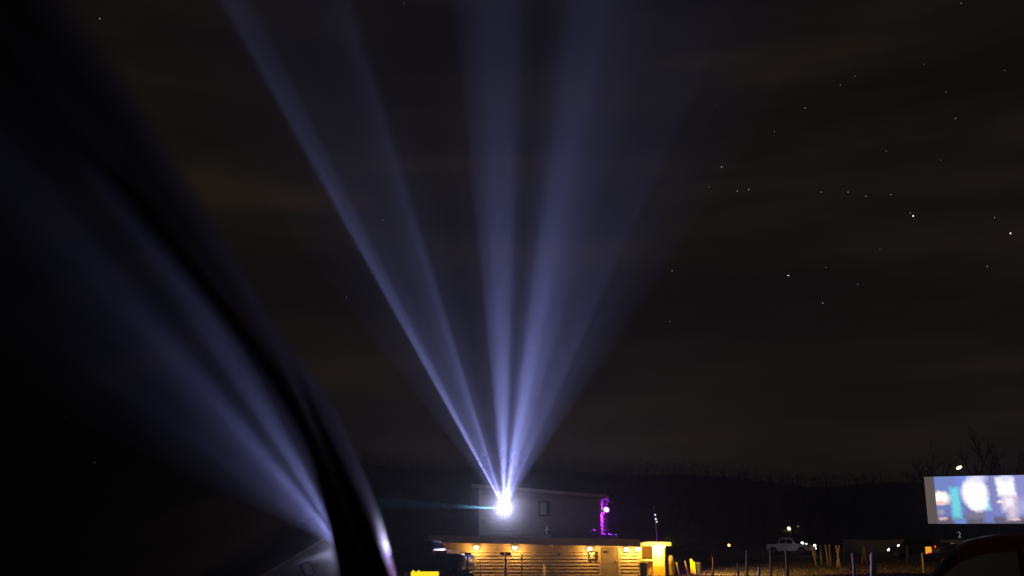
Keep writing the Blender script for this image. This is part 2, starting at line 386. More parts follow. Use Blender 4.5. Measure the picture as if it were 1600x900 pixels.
# window at the right of the port
wf = MB()
for (a, c, d, e_) in ((wu0, wu1, wz1 - .05, wz1), (wu0, wu1, wz0, wz0 + .05), (wu0, wu0 + .05, wz0 + .052, wz1 - .052), (wu1 - .14, wu1, wz0 + .052, wz1 - .052)):
    wf.box(a, c, SB - .04, SB + .02, d, e_)
win = wf.build('window', M['dark'], B)
MB().box(wu0 + .05, wu1 - .14, SB - .02, SB - .005, wz0 + .05, wz1 - .05).build('pane', mat('dusty_pane', (0.45, 0.50, 0.52), 0.35, var=.1), win)
vu, vz = bp(857, 822, SB - .2)
V = empty('roof_vent', bw(vu, SB - .35, GZ + zbase + .02), bz, 'pale domed metal vent on two short feet under the booth window', 'vent')
MB().lathe([(.10, .30), (.15, .32), (.16, .44), (.13, .55), (.06, .61), (.0, .62)], 14).build('hood', M['pvc'], V, True)
MB().lathe([(.07, .12), (.08, .30)], 12).build('neck', M['steel'], V, True)
for s in (-1, 1): MB().box(s * .10 - .05, s * .10 + .05, -.08, .06, 0, .13).build('foot', M['pvc'], V)

# projector with its lit lens in the port
PJ = empty('projector', bw(pu, SB - .34, GZ + pz), bz, 'glaring white film projector lens in the port of the upper booth', 'projector')
MB().lathe([(.288, -.0), (.31, .0), (.27, .20), (.30, .33), (.30, .38), (.17, .38)], 24, axis='y').build('lens_barrel', M['dark'], PJ, True)
MB().lathe([(.0, -.055), (.17, -.048), (.285, -.03), (.285, -.015)], 24, axis='y').build('lens', M['lens'], PJ, True)

# ------------------------------------------------------------------ wall lamps
WL = empty('wall_lamp', (0, 0, 0))
MB().box(-.07, .07, -.03, 0, -.06, .08).build('back_plate', M['dark'], WL)
MB().lathe([(.0, .11), (.10, .09), (.11, .06), (.085, .05)], 14, (0, -.12, 0)).build('lamp_cap', M['dark'], WL, True)
MB().lathe([(.0, -.10), (.075, -.085), (.105, -.03), (.10, .05)], 14, (0, -.12, 0)).build('globe', M['warm'], WL, True)
WLAB = [(745, 855, 'lit amber wall lamp farthest left under the long eave', 12), (805, 855.5, 'lit amber wall lamp below the glaring projector lens', 10), (922, 857, 'lit amber wall lamp above the small framed notice left of the door', 11),
        (979, 858, 'lit amber wall lamp just right of the grey door', 13), (997.5, 857.5, 'lit amber wall lamp at the corner where the canopy begins', 8)]
for i, (px, py, lab, pw) in enumerate(WLAB):
    o = WL if i == 0 else dup(WL)
    u, z = bp(px, py); o.location = bw(u, -.035, GZ + z); o.rotation_euler = (0, 0, bz)
    tag(o, lab, 'lamp', 'amber lamps along the eave')
    lamp('wall_lamp_light', 'POINT', bw(u, -.24, GZ + z - .02), pw * 18, (1, .46, .06), .06)

# small things on the front wall
u, z = bp(925.5, 867.5)
nb = empty('framed_notice', bw(u, -.04, GZ + z), bz, 'small dark framed notice on the siding left of the door', 'notice')
MB().box(-.2, .2, -.03, .0, -.21, .21).build('frame', M['dark'], nb)
for (x0, x1, z0, z1) in ((-.14, .13, .04, .12), (-.12, .05, -.08, -.02), (-.14, .12, -.16, -.12)): MB().box(x0, x1, -.036, -.0305, z0, z1).build('paper_strip', M['white'], nb)
u, z = bp(874, 866.5); tag(MB().box(-.07, .07, -.08, 0, -.05, .05).build('junction_box', M['dark'], None, loc=bw(u, -.0, GZ + z), bevel=.01), 'tiny black electrical box alone on the middle of the siding', 'electrical box').rotation_euler = (0, 0, bz)
u, z = bp(862, 853); tag(MB().lathe([(.0, -.09), (.05, -.07), (.05, -.02), (.07, 0)], 10, axis='y').build('alarm_bell', M['board'], None, True, bw(u, -.0, GZ + z)), 'little round ochre alarm bell under the eave between the lamps', 'bell').rotation_euler = (0, 0, bz)
u, z = bp(850.5, 884); tag(MB().tube([(0, -.05, -1.0), (0, -.05, .0), (0, .0, .04)], .045, 8).build('drain_pipe', M['cream'], None, True, bw(u, -.03, GZ + z)), 'short pale drain pipe low on the middle of the siding', 'pipe').rotation_euler = (0, 0, bz)
u, z = bp(694, 850.5); tag(MB().tube([(0, 0, .0), (0, -.1, .03), (0, -.12, -.1)], [.03, .03, .04], 8).build('eave_hook', M['board'], None, True, bw(u, -.03, GZ + z)), 'small dull hook light fitting under the left end of the eave', 'fitting').rotation_euler = (0, 0, bz)

# clutter on the low roof by the violet lamp
for px, h, r, lab in ((926, .30, .09, 'short pale capped pipe on the low roof left of the violet lamp'), (950, .36, .05, 'thin pale pipe on the low roof under the violet lamp')):
    u, z = bp(px, 836, .6); o = MB().lathe([(r, -.25), (r, h - .1), (r * 1.5, h - .1), (r * 1.4, h), (0, h + .03)], 10).build('roof_pipe', M['steel'], None, True, bw(u, .6, GZ + eave_low(u) + .30 + .2)); tag(o, lab, 'pipe', 'pipes on the low roof')
u, z = bp(952, 836, 1.0)
AC = empty('air_conditioner', bw(u, 1.0, GZ + eave_low(u) + .30), bz, 'low boxy air conditioner on the flat roof below the violet lamp', 'air conditioner')
MB().box(-.45, .45, -.3, .3, 0, .28).build('casing', M['steel'], AC, bevel=.02); MB().lathe([(.22, .0), (.22, .04), (.05, .05)], 16, (0, 0, .28)).build('fan_guard', M['dark'], AC)

# violet flood lamp on a bent arm at the right end of the upper booth
fx = bp(947, 800, SB + .8)
FL = empty('flood_lamp', bw(uu1 + .12, SB + .5, GZ + fx[1]), bz, 'glowing violet flood lamp on a bent arm at the booth end', 'lamp')
MB().tube([(.0, 0, .85), (.16, -.05, .98), (.34, -.12, .82), (.28, -.1, .55), (.10, -.05, .22)], .035, 8).build('arm', M['steel'], FL, True)
MB().lathe([(.05, .0), (.09, .06), (.20, .20), (.21, .24), (.17, .24)], 14).build('reflector', M['steel'], FL, True)
fg = MB().lathe([(.0, -.14), (.05, -.02), (.13, .12), (.17, .22), (.08, .30), (.0, .33)], 14).build('lens', M['violet'], FL, True)
for ch in FL.children:
    if ch.name.startswith(('reflector', 'lens')): ch.rotation_euler = (math.radians(60), math.radians(35), 0); ch.location = (.12, -.05, 0)
MB().box(-.10, .06, -.06, .06, -.10, .10).build('junction_box', M['steel'], FL)
lamp('flood_lamp_light', 'POINT', bw(uu1 + .42, SB + .35, GZ + fx[1] - .03), 900, (.42, .02, 1.0), .08)

# ------------------------------------------------------------------ ticket booth at the right end
bu0 = bp(1001, 870)[0]; bu1 = bp(1040, 870)[0]; BV = .2
TB = empty('ticket_booth', bw(bu0, BV, GZ), bz, 'bright yellow lit ticket booth with a rounded canopy and service counter', 'booth')
W = bu1 - bu0; cz = bp(1030, 852)[1]
cx0 = bp(1019.5, 870)[0] - bu0
MB().box(cx0, W - .06, 0, .5, -.5, cz).build('pier', M['cream'], TB, bevel=.01)
MB().box(cx0 - .01, W - .05, -.012, .0, -.5, bp(1030, 884)[1]).build('kick_panel', M['yellowp'], TB)
MB().box(-.05, cx0, .9, .96, -.5, cz).build('back_wall', M['board'], TB)
MB().box(-.05, .06, .02, .12, bp(1003, 873)[1], cz).build('post', M['cream'], TB)
MB().box(-.12, cx0, -.10, .6, bp(1003, 877)[1], bp(1003, 874)[1]).build('counter', M['cream'], TB, bevel=.01)
MB().box(-.06, cx0 - .0, .12, .16, -.5, bp(1003, 877.5)[1]).build('counter_front', M['board'], TB)
cl, cr = bp(1000, 850)[0] - bu0, bp(1049, 850)[0] - bu0
poly = []
for k in range(25):
    a = PI * k / 24; poly.append(((cl + cr) / 2 + (cr - cl) / 2 * math.cos(a) * 1.0, .55 - 1.05 * math.sin(a) ** .8 if k not in (0, 24) else .55))
poly = poly + [(cl, 1.3), (cr - .05, 1.3)]
MB().prism([(a_ * .97 + (cl + cr) / 2 * .03, b_ + .03) for a_, b_ in poly[:25]] + [(cl + .03, 1.3), (cr - .06, 1.3)], .025, 'z', cz + .135).build('canopy', M['cream'], TB)
MB().grid([[(a_, b_, cz - .03) for a_, b_ in poly[:25]], [(a_, b_, cz + .165) for a_, b_ in poly[:25]]]).build('canopy_rim', M['rim'], TB, True)
tag(MB().lathe([(.0, -.10), (.09, -.08), (.12, -.03), (.12, -.002)], 14).build('canopy_lamp', M['warm'], None, True, bw(bu0 + cx0 + .25, BV - .22, GZ + cz)), 'bright round lamp under the rounded booth canopy', 'lamp', 'lamps under the canopy')
lamp('canopy_lamp_light', 'POINT', bw(bu0 + cx0 + .25, BV - .30, GZ + cz - .18), 190, (1, .62, .08), .08)
tag(MB().lathe([(.0, -.08), (.07, -.06), (.09, -.02), (.09, -.002)], 14).build('canopy_lamp', M['warm'], None, True, bw(bu0 + cx0 + .62, BV + .1, GZ + cz)), 'smaller lamp at the right rim under the booth canopy', 'lamp', 'lamps under the canopy')
flood = lamp('added_yard_light', 'SPOT', bw(bu1 + .15, BV - .3, GZ + cz + .30), 10000, (1, .58, .08), .1)  # added spot, lights the yard beyond the reach of the canopy lamps
aim(flood, Vector((.62, .55, -.065))); flood.data.spot_size = math.radians(62); flood.data.spot_blend = .7
YF = empty('added_flood_casing', bw(bu1 + .10, BV - .22, GZ + cz + .20), bz, 'small casing added for the yard light on the right rim of the booth canopy', 'lamp')  # unlit fixture made up to carry the added spot
MB().box(-.12, .04, -.08, .08, .03, .2).build('casing', M['dark'], YF, bevel=.01); MB().box(-.02, .02, -.02, .02, -.05, .028).build('bracket', M['dark'], YF)

# mast on the booth roof
u, z = bp(1026.5, 846, .5)
MS = empty('roof_mast', bw(u, .7, GZ + cz + .16), bz, 'slender roof mast with small pale knobs made to glow above the booth', 'mast')
mh = bp(1023, 793, .5)[1] - cz - .16
MB().tube([(0, 0, 0), (-.02, 0, mh * .5), (-.09, 0, mh)], [.03, .025, .018], 8).build('pole', M['steel'], MS, True)
MB().lathe([(.0, -.03), (.045, 0), (.03, .06), (0, .07)], 10, (-.09, 0, mh)).build('tip', M['pvc'], MS, True)
wlm = emat('white_knob_glow', (.95, .92, 1.0), 1.2)
for dx, dz, r in ((-.045, .62, .045), (-.02, .50, .05), (.03, .42, .04)): MB().lathe([(0, -r), (r * .8, -r * .5), (r, 0), (r * .7, r * .7), (0, r)], 10, (dx, 0, mh * dz + .3)).build('lamp', wlm, MS, True)  # pale knobs on the mast, no lamps; their glow is put in

# ------------------------------------------------------------------ bins, posts, boards
def ground_at(px, py, Yd):
    p = at(px, py, Yd); return Vector((p.x, p.y, H(p.x, p.y)))
def bin_(px, Y, top, r, lab, m, dome=None):
    p = at(px, top, Y); g = H(p.x, p.y); h = p.z - g
    o = empty('litter_bin', (p.x, p.y, g), 0, lab, 'bin', 'bins by the booth')
    MB().lathe([(r * .86, 0), (r * .9, h * .05), (r, h * .95), (r * 1.04, h * .96), (r * 1.04, h), (r * .9, h)], 18).build('barrel', m, o, True)
    if dome:
        MB().lathe([(r * 1.02, h + .003), (r * 1.0, h + .08), (r * .8, h + .24), (r * .4, h + .33), (0, h + .35)], 18).build('lid', dome, o, True)
    else:
        MB().lathe([(r * 1.05, h + .003), (r * 1.06, h + .03), (r * .5, h + .06), (0, h + .065)], 18).build('lid', m, o, True)
    return o
bin_(1005, 52.0, 880, .21, 'dark bin standing in front of the booth counter', M['dark'])
bin_(1048.5, 53.0, 878, .19, 'ochre bin with a domed lid right of the booth pole', M['board'], M['wood'])
bin_(1091, 55.5, 880, .16, 'dark barrel leaning beside the bright yellow board', M['dark'])
p = at(1082.5, 873, 55.2); g = H(p.x, p.y)
b = MB(); b.prism([(-.16, 0), (.14, 0), (.12, p.z - g - .18), (.02, p.z - g - .12), (-.06, p.z - g), (-.14, p.z - g - .02)], .03, 'y')
tag(b.build('sign_board', M['yellowp'], None, loc=(p.x, p.y, g), bevel=.006), 'bright yellow upright board next to the dark barrel', 'board').rotation_euler = (math.radians(-4), 0, .25)

def post(px0, py0, px1, py1, Y, r, m, lab, head=None, cat='post', grp='posts in the field'):
    """round post from its top pixel to its foot pixel at distance Y; the foot is carried down into the ground"""
    a = at(px0, py0, Y); c = at(px1, py1, Y); g = H(c.x, c.y)
    d = (a - c).normalized()
    if g < c.z: c = c - d * ((c.z - g) / d.z)
    else: pass
    base = Vector((c.x, c.y, min(g, c.z)))
    top = a - base
    name = 'speaker_post' if head else 'post'
    if not head:
        o = MB().tube([(0, 0, -.05), top * .5 + Vector((random.uniform(-.01, .01), 0, 0)), top * .985, top], [r * 1.08, r, r * .97, r * .6], 9).build(name, m, None, True, base)
        return tag(o, lab, cat, grp)
    o = empty(name, base, 0, lab, 'speaker post', 'speaker posts')
    MB().tube([(0, 0, -.05), top * .5, top], [r * 1.05, r, r], 9).build('pole', m, o, True)
    hw, hh = head
    MB().box(top.x - hw * .35, top.x + hw * .35, top.y - .03, top.y + .03, top.z - hh * .5, top.z - .002).build('crossbar', m, o, bevel=.004)
    for s in (-1, 1): MB().box(top.x + s * hw * .5 - hw * .26, top.x + s * hw * .5 + hw * .26, top.y - .09, top.y - .032, top.z - hh, top.z + .01).build('speaker_box', M['dark'], o, bevel=.008)
    return o
post(731, 864, 730, 905, 44, .034, M['dark'], 'slim speaker post in front of the ochre cabinet', (.17, .10))
post(790, 863, 790, 905, 42, .040, M['steel'], 'speaker post straight below the projector lens', (.28, .12))
post(815.5, 865, 815, 905, 44, .022, M['dark'], 'thin bare dark rod right of the central speaker post')
post(751, 877, 750.5, 905, 46, .014, M['dark'], 'very thin low rod in front of the lamp lit siding')
post(1114.5, 862, 1114, 900, 52, .045, M['wood'], 'stout wooden post with a broad head left of the orange light', (.18, .28))
post(1057, 878, 1062, 897, 52.5, .045, M['wood'], 'dark leaning stake right of the ochre domed bin')
post(1070.5, 876, 1076, 899, 52.5, .045, M['yellowp'], 'bright yellow leaning stake left of the yellow board')
post(1153, 879, 1153.5, 900, 46, .045, M['wood'], 'low weathered post nearest the middle of the yard')
post(1167, 860, 1167.5, 893, 46, .05, M['wood'], 'tall weathered post left of the white pickup')
post(1186, 886, 1186, 902, 47, .06, M['pvc'], 'low pale thick post at the lower edge below the pickup')
post(1191.5, 856, 1193, 874, 85, .05, M['wood'], 'short leaning far stake just left of the pickup bed')
post(1204, 860, 1204.5, 893, 46, .05, M['wood'], 'upright weathered post by the pickup rear bumper')
post(1228.5, 860, 1230, 892, 46, .06, M['wood'], 'weathered post overlapping the pickup door')
post(1267, 850.5, 1275, 880, 72, .065, M['wood'], 'most tilted stake lit yellow, first of the cluster right of the pickup')
post(1272.5, 853, 1274.5, 879, 74, .045, M['wood'], 'thin stake crossing behind the most tilted stake')
post(1282, 851, 1283.5, 879, 74, .05, M['wood'], 'straight yellow lit stake, second of the cluster right of the pickup')
post(1289.5, 851, 1294, 882, 72, .055, M['wood'], 'slightly tilted yellow lit stake in the middle of the cluster')
post(1295.5, 850, 1298, 882, 72, .05, M['wood'], 'yellow lit stake just left of the crossed pair')
post(1306, 852, 1313, 886, 66, .05, M['wood'], 'yellow lit stake of the crossed pair leaning left at its top')
post(1311, 852, 1308, 886, 67, .06, M['wood'], 'thick dull stake of the crossed pair leaning right at its top')
post(1318.5, 851, 1319, 866, 100, .05, M['wood'], 'short far grey stake right of the crossed pair')
post(1332.5, 864, 1335, 902, 48, .075, M['pvc'], 'thick grey post left of the pale round column')
post(1365, 863, 1365, 903, 40, .125, M['pvc'], 'pale lilac thick round column, widest post in the yard')
post(1360, 866, 1362, 890, 58, .05, M['wood'], 'ochre lit stake half hidden behind the pale round column')
post(1349.5, 853, 1347.5, 876, 80, .05, M['wood'], 'left leg of the far narrow A shaped pair of stakes')
post(1350.5, 853, 1353, 876, 80, .05, M['wood'], 'right leg of the far narrow A shaped pair of stakes')
post(1417, 851, 1417.5, 870, 84, .05, M['wood'], 'thin ochre stake in front of the dark off-road car')
post(1441, 864, 1443, 889, 58, .06, M['wood'], 'grey stake below the amber tail lamp')
post(1041, 853, 1042.5, 903, 50.5, .05, M['dark'], 'black pole standing against the right edge of the lit booth')
p = ground_at(1323, 888, 58)
tag(MB().lathe([(.30, 0), (.38, .05), (.40, .14), (.36, .22), (.2, .2), (.2, .03)], 20).build('old_tyre', M['tyre'], None, True, p), 'black old tyre lying on the yard by the thick grey post', 'tyre')

# ochre cabinet and low machine between the dark pickup and the siding
p = at(729.5, 868, 51.5); g = H(p.x, p.y)
CB = empty('utility_cabinet', (p.x, p.y, g), 0, 'ochre utility cabinet behind the tail of the dark pickup', 'cabinet')
MB().box(-.2, .2, -.15, .15, .35, p.z - g).build('casing', M['board'], CB, bevel=.01); MB().box(-.18, .18, -.17, -.152, .4, p.z - g - .06).build('panel', M['board'], CB)
for s in (-1, 1): MB().box(s * .16 - .03, s * .16 + .03, -.1, .1, -.02, .345).build('leg', M['dark'], CB)
p = at(730, 884, 49.5); g = H(p.x, p.y)
MW = empty('lawn_mower', (p.x, p.y, g), 0, 'dark push mower parked at the foot of the ochre cabinet', 'mower')
hm = max(.35, p.z - g)
MB().box(-.28, .28, -.2, .2, .15, .32).build('deck', M['dark'], MW, bevel=.03); MB().lathe([(.12, .322), (.13, .5), (.08, .56), (0, .57)], 12).build('engine', M['dark'], MW, True)
for sx_ in (-1, 1):
    for sy in (-1, 1): MB().lathe([(.05, -.03), (.12, -.03), (.12, .03), (.05, .03)], 14, (sx_ * .24, sy * .24, .12), 'y').build('wheel', M['tyre'], MW, True)
MB().tube([(.26, -.15, .3), (.62, -.15, .85), (.62, .15, .85), (.26, .15, .3)], .015, 6).build('handle', M['dark'], MW)
# yellow box at the lower edge, its lit look put in as glow
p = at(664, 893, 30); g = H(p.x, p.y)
YB = empty('yellow_box', (p.x, p.y, g), .04, 'yellow box with added glow at the foot of the dark pickup', 'sign')
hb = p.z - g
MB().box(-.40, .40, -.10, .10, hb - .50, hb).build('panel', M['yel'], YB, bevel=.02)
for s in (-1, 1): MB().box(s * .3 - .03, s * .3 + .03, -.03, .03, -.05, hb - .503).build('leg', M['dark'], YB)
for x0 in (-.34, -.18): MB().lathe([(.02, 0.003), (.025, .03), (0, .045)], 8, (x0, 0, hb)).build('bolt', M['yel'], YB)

# ------------------------------------------------------------------ vehicles
def catm(tab, x):
    n = len(tab)
    for i in range(n - 1):
        if x <= tab[i + 1][0] or i == n - 2:
            a, b = tab[i], tab[i + 1]; k = max(0, min(1, (x - a[0]) / (b[0] - a[0])))
            p0 = tab[max(i - 1, 0)]; p3 = tab[min(i + 2, n - 1)]
            out = []
            for j in range(1, len(a)):
                m1 = (b[j] - p0[j]) / max(1e-6, b[0] - p0[0]) * (b[0] - a[0]) if i > 0 else b[j] - a[j]
                m2 = (p3[j] - a[j]) / max(1e-6, p3[0] - a[0]) * (b[0] - a[0]) if i < n - 2 else b[j] - a[j]
                lo_, hi_ = min(a[j], b[j]), max(a[j], b[j])
                h = (2 * k**3 - 3 * k**2 + 1) * a[j] + (k**3 - 2 * k**2 + k) * m1 * .7 + (-2 * k**3 + 3 * k**2) * b[j] + (k**3 - k**2) * m2 * .7
                out.append(max(lo_ - .03, min(hi_ + .03, h)))
            return out
# x, low, belt, half width, roof, roof half width
STY = {
 'sedan': dict(st=[(-2.35, .42, .88, .70, .90, .60), (-2.2, .30, .98, .82, 1.0, .72), (-1.55, .26, 1.02, .88, 1.06, .74), (-.85, .24, 1.0, .90, 1.48, .62), (-.1, .24, .98, .90, 1.53, .63), (.45, .24, .97, .90, 1.47, .62), (1.25, .24, .96, .89, .99, .76), (1.9, .28, .86, .86, .88, .70), (2.25, .34, .70, .76, .72, .6)],
               wheels=(-1.4, 1.42), r=.33, side=[(-1.0, -.22), (-.16, .72)], shield=(.55, 1.2), back=(-1.5, -.95)),
 'suv': dict(st=[(-2.35, .45, 1.10, .82, 1.55, .62), (-2.25, .36, 1.12, .90, 1.72, .66), (-1.4, .34, 1.12, .92, 1.80, .68), (-.2, .34, 1.10, .92, 1.82, .68), (.5, .34, 1.08, .92, 1.74, .66), (1.15, .34, 1.08, .92, 1.12, .78), (1.9, .36, 1.02, .90, 1.05, .74), (2.3, .42, .85, .80, .88, .66)],
               wheels=(-1.45, 1.45), r=.38, side=[(-2.05, -1.25), (-1.15, -.25), (-.17, .62)], shield=(.6, 1.1), back=(-2.33, -2.28)),
 'pickup': dict(st=[(-2.55, .55, 1.18, .88, 1.19, .82), (-2.5, .48, 1.20, .93, 1.22, .86), (-1.25, .46, 1.20, .94, 1.22, .86), (-1.12, .46, 1.20, .94, 1.24, .84), (-1.0, .46, 1.20, .94, 1.80, .68), (-.2, .46, 1.18, .94, 1.88, .70), (.45, .46, 1.16, .94, 1.80, .68), (1.15, .46, 1.16, .93, 1.20, .80), (2.3, .50, 1.08, .92, 1.11, .80), (2.55, .56, .9, .88, .93, .76)],
               wheels=(-1.65, 1.65), r=.42, side=[(-.88, -.18), (-.10, .62)], shield=(.52, 1.1), back=(-1.1, -1.02)),
}
def car(name, label, cat, loc, rz, paint, style, lights=(False, False), skip_right=False, glassm=None, custom=None, group=None):
    S_ = custom or STY[style]; st = S_['st']; gmz = glassm or M['glass']
    root = empty(name, loc, rz, label, cat, group)
    def sec(x):
        zl, zb, w, zr, wr = catm(st, x)
        return [(w * .80, zl), (w * .96, zl + .06), (w, zl + .42 * (zb - zl)), (w * .985, zb - .07), (w * .945, zb), (wr + .02, zr - .09 * min(1, (zr - zb) / .3)), (wr * .93, zr - .02 * min(1, (zr - zb) / .3)), (wr * .6, zr + .012), (0, zr + .02)]
    def P(x, k, side):
        s = sec(x); i = min(int(k), len(s) - 2); f = k - i
        return Vector((x, side * (s[i][0] + (s[i + 1][0] - s[i][0]) * f), s[i][1] + (s[i + 1][1] - s[i][1]) * f))
    x0, x1 = st[0][0], st[-1][0]; nx = 64; xs = rng(x0, x1, nx)
    b = MB(); L9 = 9; base = 0
    for x in xs:
        s = sec(x)
        for side in (1, -1):
            for y, z in s: b.v.append((x, side * y, z))
    w2_ = 2 * L9
    for i in range(nx):
        for si in (0, 1):
            for k in range(L9 - 1):
                if skip_right and si == 1 and k in (4,) and S_['cut'][0] < xs[i] < S_['cut'][1]: continue
                a = i * w2_ + si * L9 + k
                q = (a, a + 1, a + 1 + w2_, a + w2_); b.f.append(q if si == 1 else q[::-1])
        a = i * w2_; b.f.append((a, a + w2_, a + w2_ + L9, a + L9))
    for i in (0, nx):
        a = i * w2_; ring = [a + k for k in range(L9)] + [a + L9 + k for k in range(L9 - 1, -1, -1)]
        b.f.append(tuple(ring))
    body = b.build('body', paint, root, True)
    def patch(nm, xa, xb, ka, kb, side, m, off=.006, n=6, taper=0, parent=root):
        rows = []
        for j in range(n + 1):
            k = ka + (kb - ka) * j / n; row = []
            for i in range(n + 1):
                f = i / n; x = xa + (xb - xa) * f
                p_ = P(x, k, side); e1 = P(x + .01, k, side) - P(x - .01, k, side); e2 = P(x, min(k + .05, 7.99), side) - P(x, max(k - .05, 0), side)
                nn = e2.cross(e1) * side; nn.normalize()
                row.append(p_ + nn * off)
            rows.append(row)
        return MB().grid(rows).build(nm, m, parent, True)
    for (xa, xb) in S_['side']:
        for side in (1, -1):
            if skip_right and side == -1: continue
            patch('side_window', xa, xb, 4.12, 4.88, side, gmz)
    def across(nm, xa, xb):
        rows = []
        for j in range(9):
            x = xa + (xb - xa) * j / 8; row = []
            ks = [5.2, 6.0, 7.0, 8 - 1e-4]
            for k in ks: row.append(P(x, k, 1) + Vector((.004 if xa > 0 else -.004, 0, .006)))
            for k in ks[-2::-1]: row.append(P(x, k, -1) + Vector((.004 if xa > 0 else -.004, 0, .006)))
            rows.append(row)
        MB().grid(rows).build(nm, M['glass'], root, True)
    across('windscreen', *S_['shield']); across('rear_window', *S_['back'])
    r = S_['r']
    for wx in S_['wheels']:
        for side in (1, -1):
            w = catm(st, wx)[2]
            ty = MB().lathe([(r * .62, -.10), (r * .95, -.11), (r, -.07), (r, .07), (r * .95, .11), (r * .62, .10)], 22, axis='y').build('wheel', M['tyre'], root, True, (wx, side * (w - .07), r))
            MB().lathe([(0, -.125), (r * .2, -.125), (r * .25, -.10), (r * .55, -.10), (r * .615, -.115), (r * .615, .115), (r * .55, .10), (r * .25, .10), (r * .2, .125), (0, .125)], 16, axis='y').build('rim', M['steel'], ty, True)
            MB().lathe([(r * 1.02, 0), (r * 1.15, 0), (r * 1.15, .012), (r * 1.02, .012)], 22, (wx, side * (w + .001) - (.006), r), 'y').build('wheel_arch', M['black'], root)
    for side in (1, -1):
        patch('headlight', x1 - .22, x1 - .02, 2.3, 3.3, side, M['headlamp'] if lights[0] else M['chrome'], .008)
        patch('tail_light', x0 + .02, x0 + .12, 2.2, 3.6, side, M['red'] if lights[1] else M['maroon'], .008)
        xm = S_['side'][-1][1] + .02; pm = P(xm, 4.0, side)
        MB().lathe([(0, -.09), (.07, -.07), (.09, 0), (.07, .07), (0, .09)], 10).build('wing_mirror', paint, root, True, (pm.x, pm.y + side * .10, pm.z + .06))
    w = st[-1][3]
    MB().box(x1 - .02, x1 + .06, -w * .95, w * .95, st[-1][1] - .02, st[-1][1] + .12).build('front_bumper', M['chrome'] if style == 'pickup' else paint, root, bevel=.03)
    MB().box(x0 - .06, x0 + .02, -st[0][3] * .95, st[0][3] * .95, st[0][1] - .02, st[0][1] + .12).build('rear_bumper', M['chrome'] if style == 'pickup' else paint, root, bevel=.03)
    if style == 'pickup':
        MB().box(-2.42, -1.2, -.78, .78, 1.225, 1.25).build('bed_cover', M['black'], root, bevel=.008)
        MB().box(x1 - .0, x1 + .03, -.6, .6, .70, .74).build('grille_bar', M['chrome'], root); MB().box(x1 - .0, x1 + .03, -.6, .6, .80, .84).build('grille_bar', M['chrome'], root)
    for xa in ([s[1] for s in S_['side']][:-1] + [S_['side'][-1][1] - .55]):
        for side in (1, -1):
            pm = P(xa, 3.2, side); MB().box(pm.x - .1, pm.x + .1, pm.y - .02, pm.y + .02, pm.z - .015, pm.z + .015).build('handle', M['chrome'], root)
    return root

# dark pickup left of the building, facing left
p = at(722, 866, 49); g = H(p.x - 2, p.y)
dp = car('pickup_truck', 'dark pickup facing away left in front of the low building end', 'pickup', (p.x - 2.1, p.y + .3, p.z - 1.24), PI - .35, M['navy'], 'pickup')
tb = MB().box(-.34, .34, -.7, .7, 0, .17); o = tag(tb.build('tool_box', M['board'], None, loc=dp.matrix_basis @ Vector((-1.45, 0, 1.257)), bevel=.02), 'ochre lit tool box lying on the bed of the dark pickup', 'tool box'); o.rotation_euler = dp.rotation_euler
# white pickup in the field
p = at(1236, 868, 115)
car('pickup_truck', 'white pickup with chrome bumper parked in the field by the weathered posts', 'pickup', (p.x, p.y, H(p.x, p.y)), math.radians(-38), M['white'], 'pickup')
# dark cars beyond
p = at(1430, 868, 98); car('off_road_car', 'dark off-road car with red and amber tail lamp by the pale fence', 'car', (p.x, p.y, H(p.x, p.y)), PI - .75, M['navy'], 'suv', (True, True))
p = at(1444.5, 863, 88); tag(MB().box(-.25, .25, -.05, .05, -.5, .45).build('tail_lamp_panel', M['amber'], None, loc=(p.x, p.y - .9, p.z), bevel=.03), 'amber glowing panel in place of the tail lamp of the dark off-road car', 'tail lamp')  # glowing panel added in place of the car's amber tail lamp
p = at(1446, 864, 87); tag(MB().lathe([(0, -.12), (.09, -.09), (.12, 0), (.09, .09), (0, .12)], 12).build('red_lamp', M['red'], None, True, (p.x + .35, p.y, p.z)), 'round red lamp at the right rim of the amber panel', 'lamp')
p = at(1494, 868, 93); car('sedan_car', 'silver saloon half hidden behind the maroon car roof', 'car', (p.x, p.y, H(p.x, p.y)), .2, M['silver'], 'sedan')
p = at(1480, 853, 70); car('sedan_car', 'black low saloon with pale roof edge left of the maroon car', 'car', (p.x + .8, p.y, H(p.x, p.y)), PI + .1, M['carblack'], 'sedan')
p = at(1079, 862, 105); car('sedan_car', 'barely visible dark saloon in the dark behind the bins', 'car', (p.x, p.y, H(p.x, p.y)), .3, M['navy'], 'sedan')
p = at(1285, 860, 135); car('sedan_car', 'far dark saloon with glowing headlamps behind the stake cluster', 'car', (p.x, p.y, H(p.x, p.y)), PI + .55, M['navy'], 'sedan', (True, False))
hl = lamp('headlamp_light', 'SPOT', at(1273, 852.5, 103), 230, (.85, .86, 1.0), .1); aim(hl, at(1236, 853, 114) - at(1273, 852.5, 103)); hl.data.spot_size = math.radians(50); hl.data.spot_blend = .6
# maroon car near the right edge
p = at(1600, 850, 9.2)
mst = dict(STY['sedan']); mst['st'] = [((1.0,) + q[1:] if q[0] == 1.25 else q) for q in mst['st']]; mst['shield'] = (.55, .97); mst['side'] = [(-1.0, .0), (.07, .74)]
mc = car('sedan_car', 'near dark maroon saloon cut off by the right edge', 'car', (p.x + .06, 9.4, .0), PI - .40, M['maroon'], 'sedan', custom=mst, glassm=mat('mirror_tint_glass', (.62, .68, .62), .10, .9, var=.1))
tr_ = MB(); tr_.tube([(.035, .93, .98), (.02, .79, 1.23), (.01, .70, 1.42)], .012, 6); tr_.build('pillar_trim', M['chrome'], mc, True)

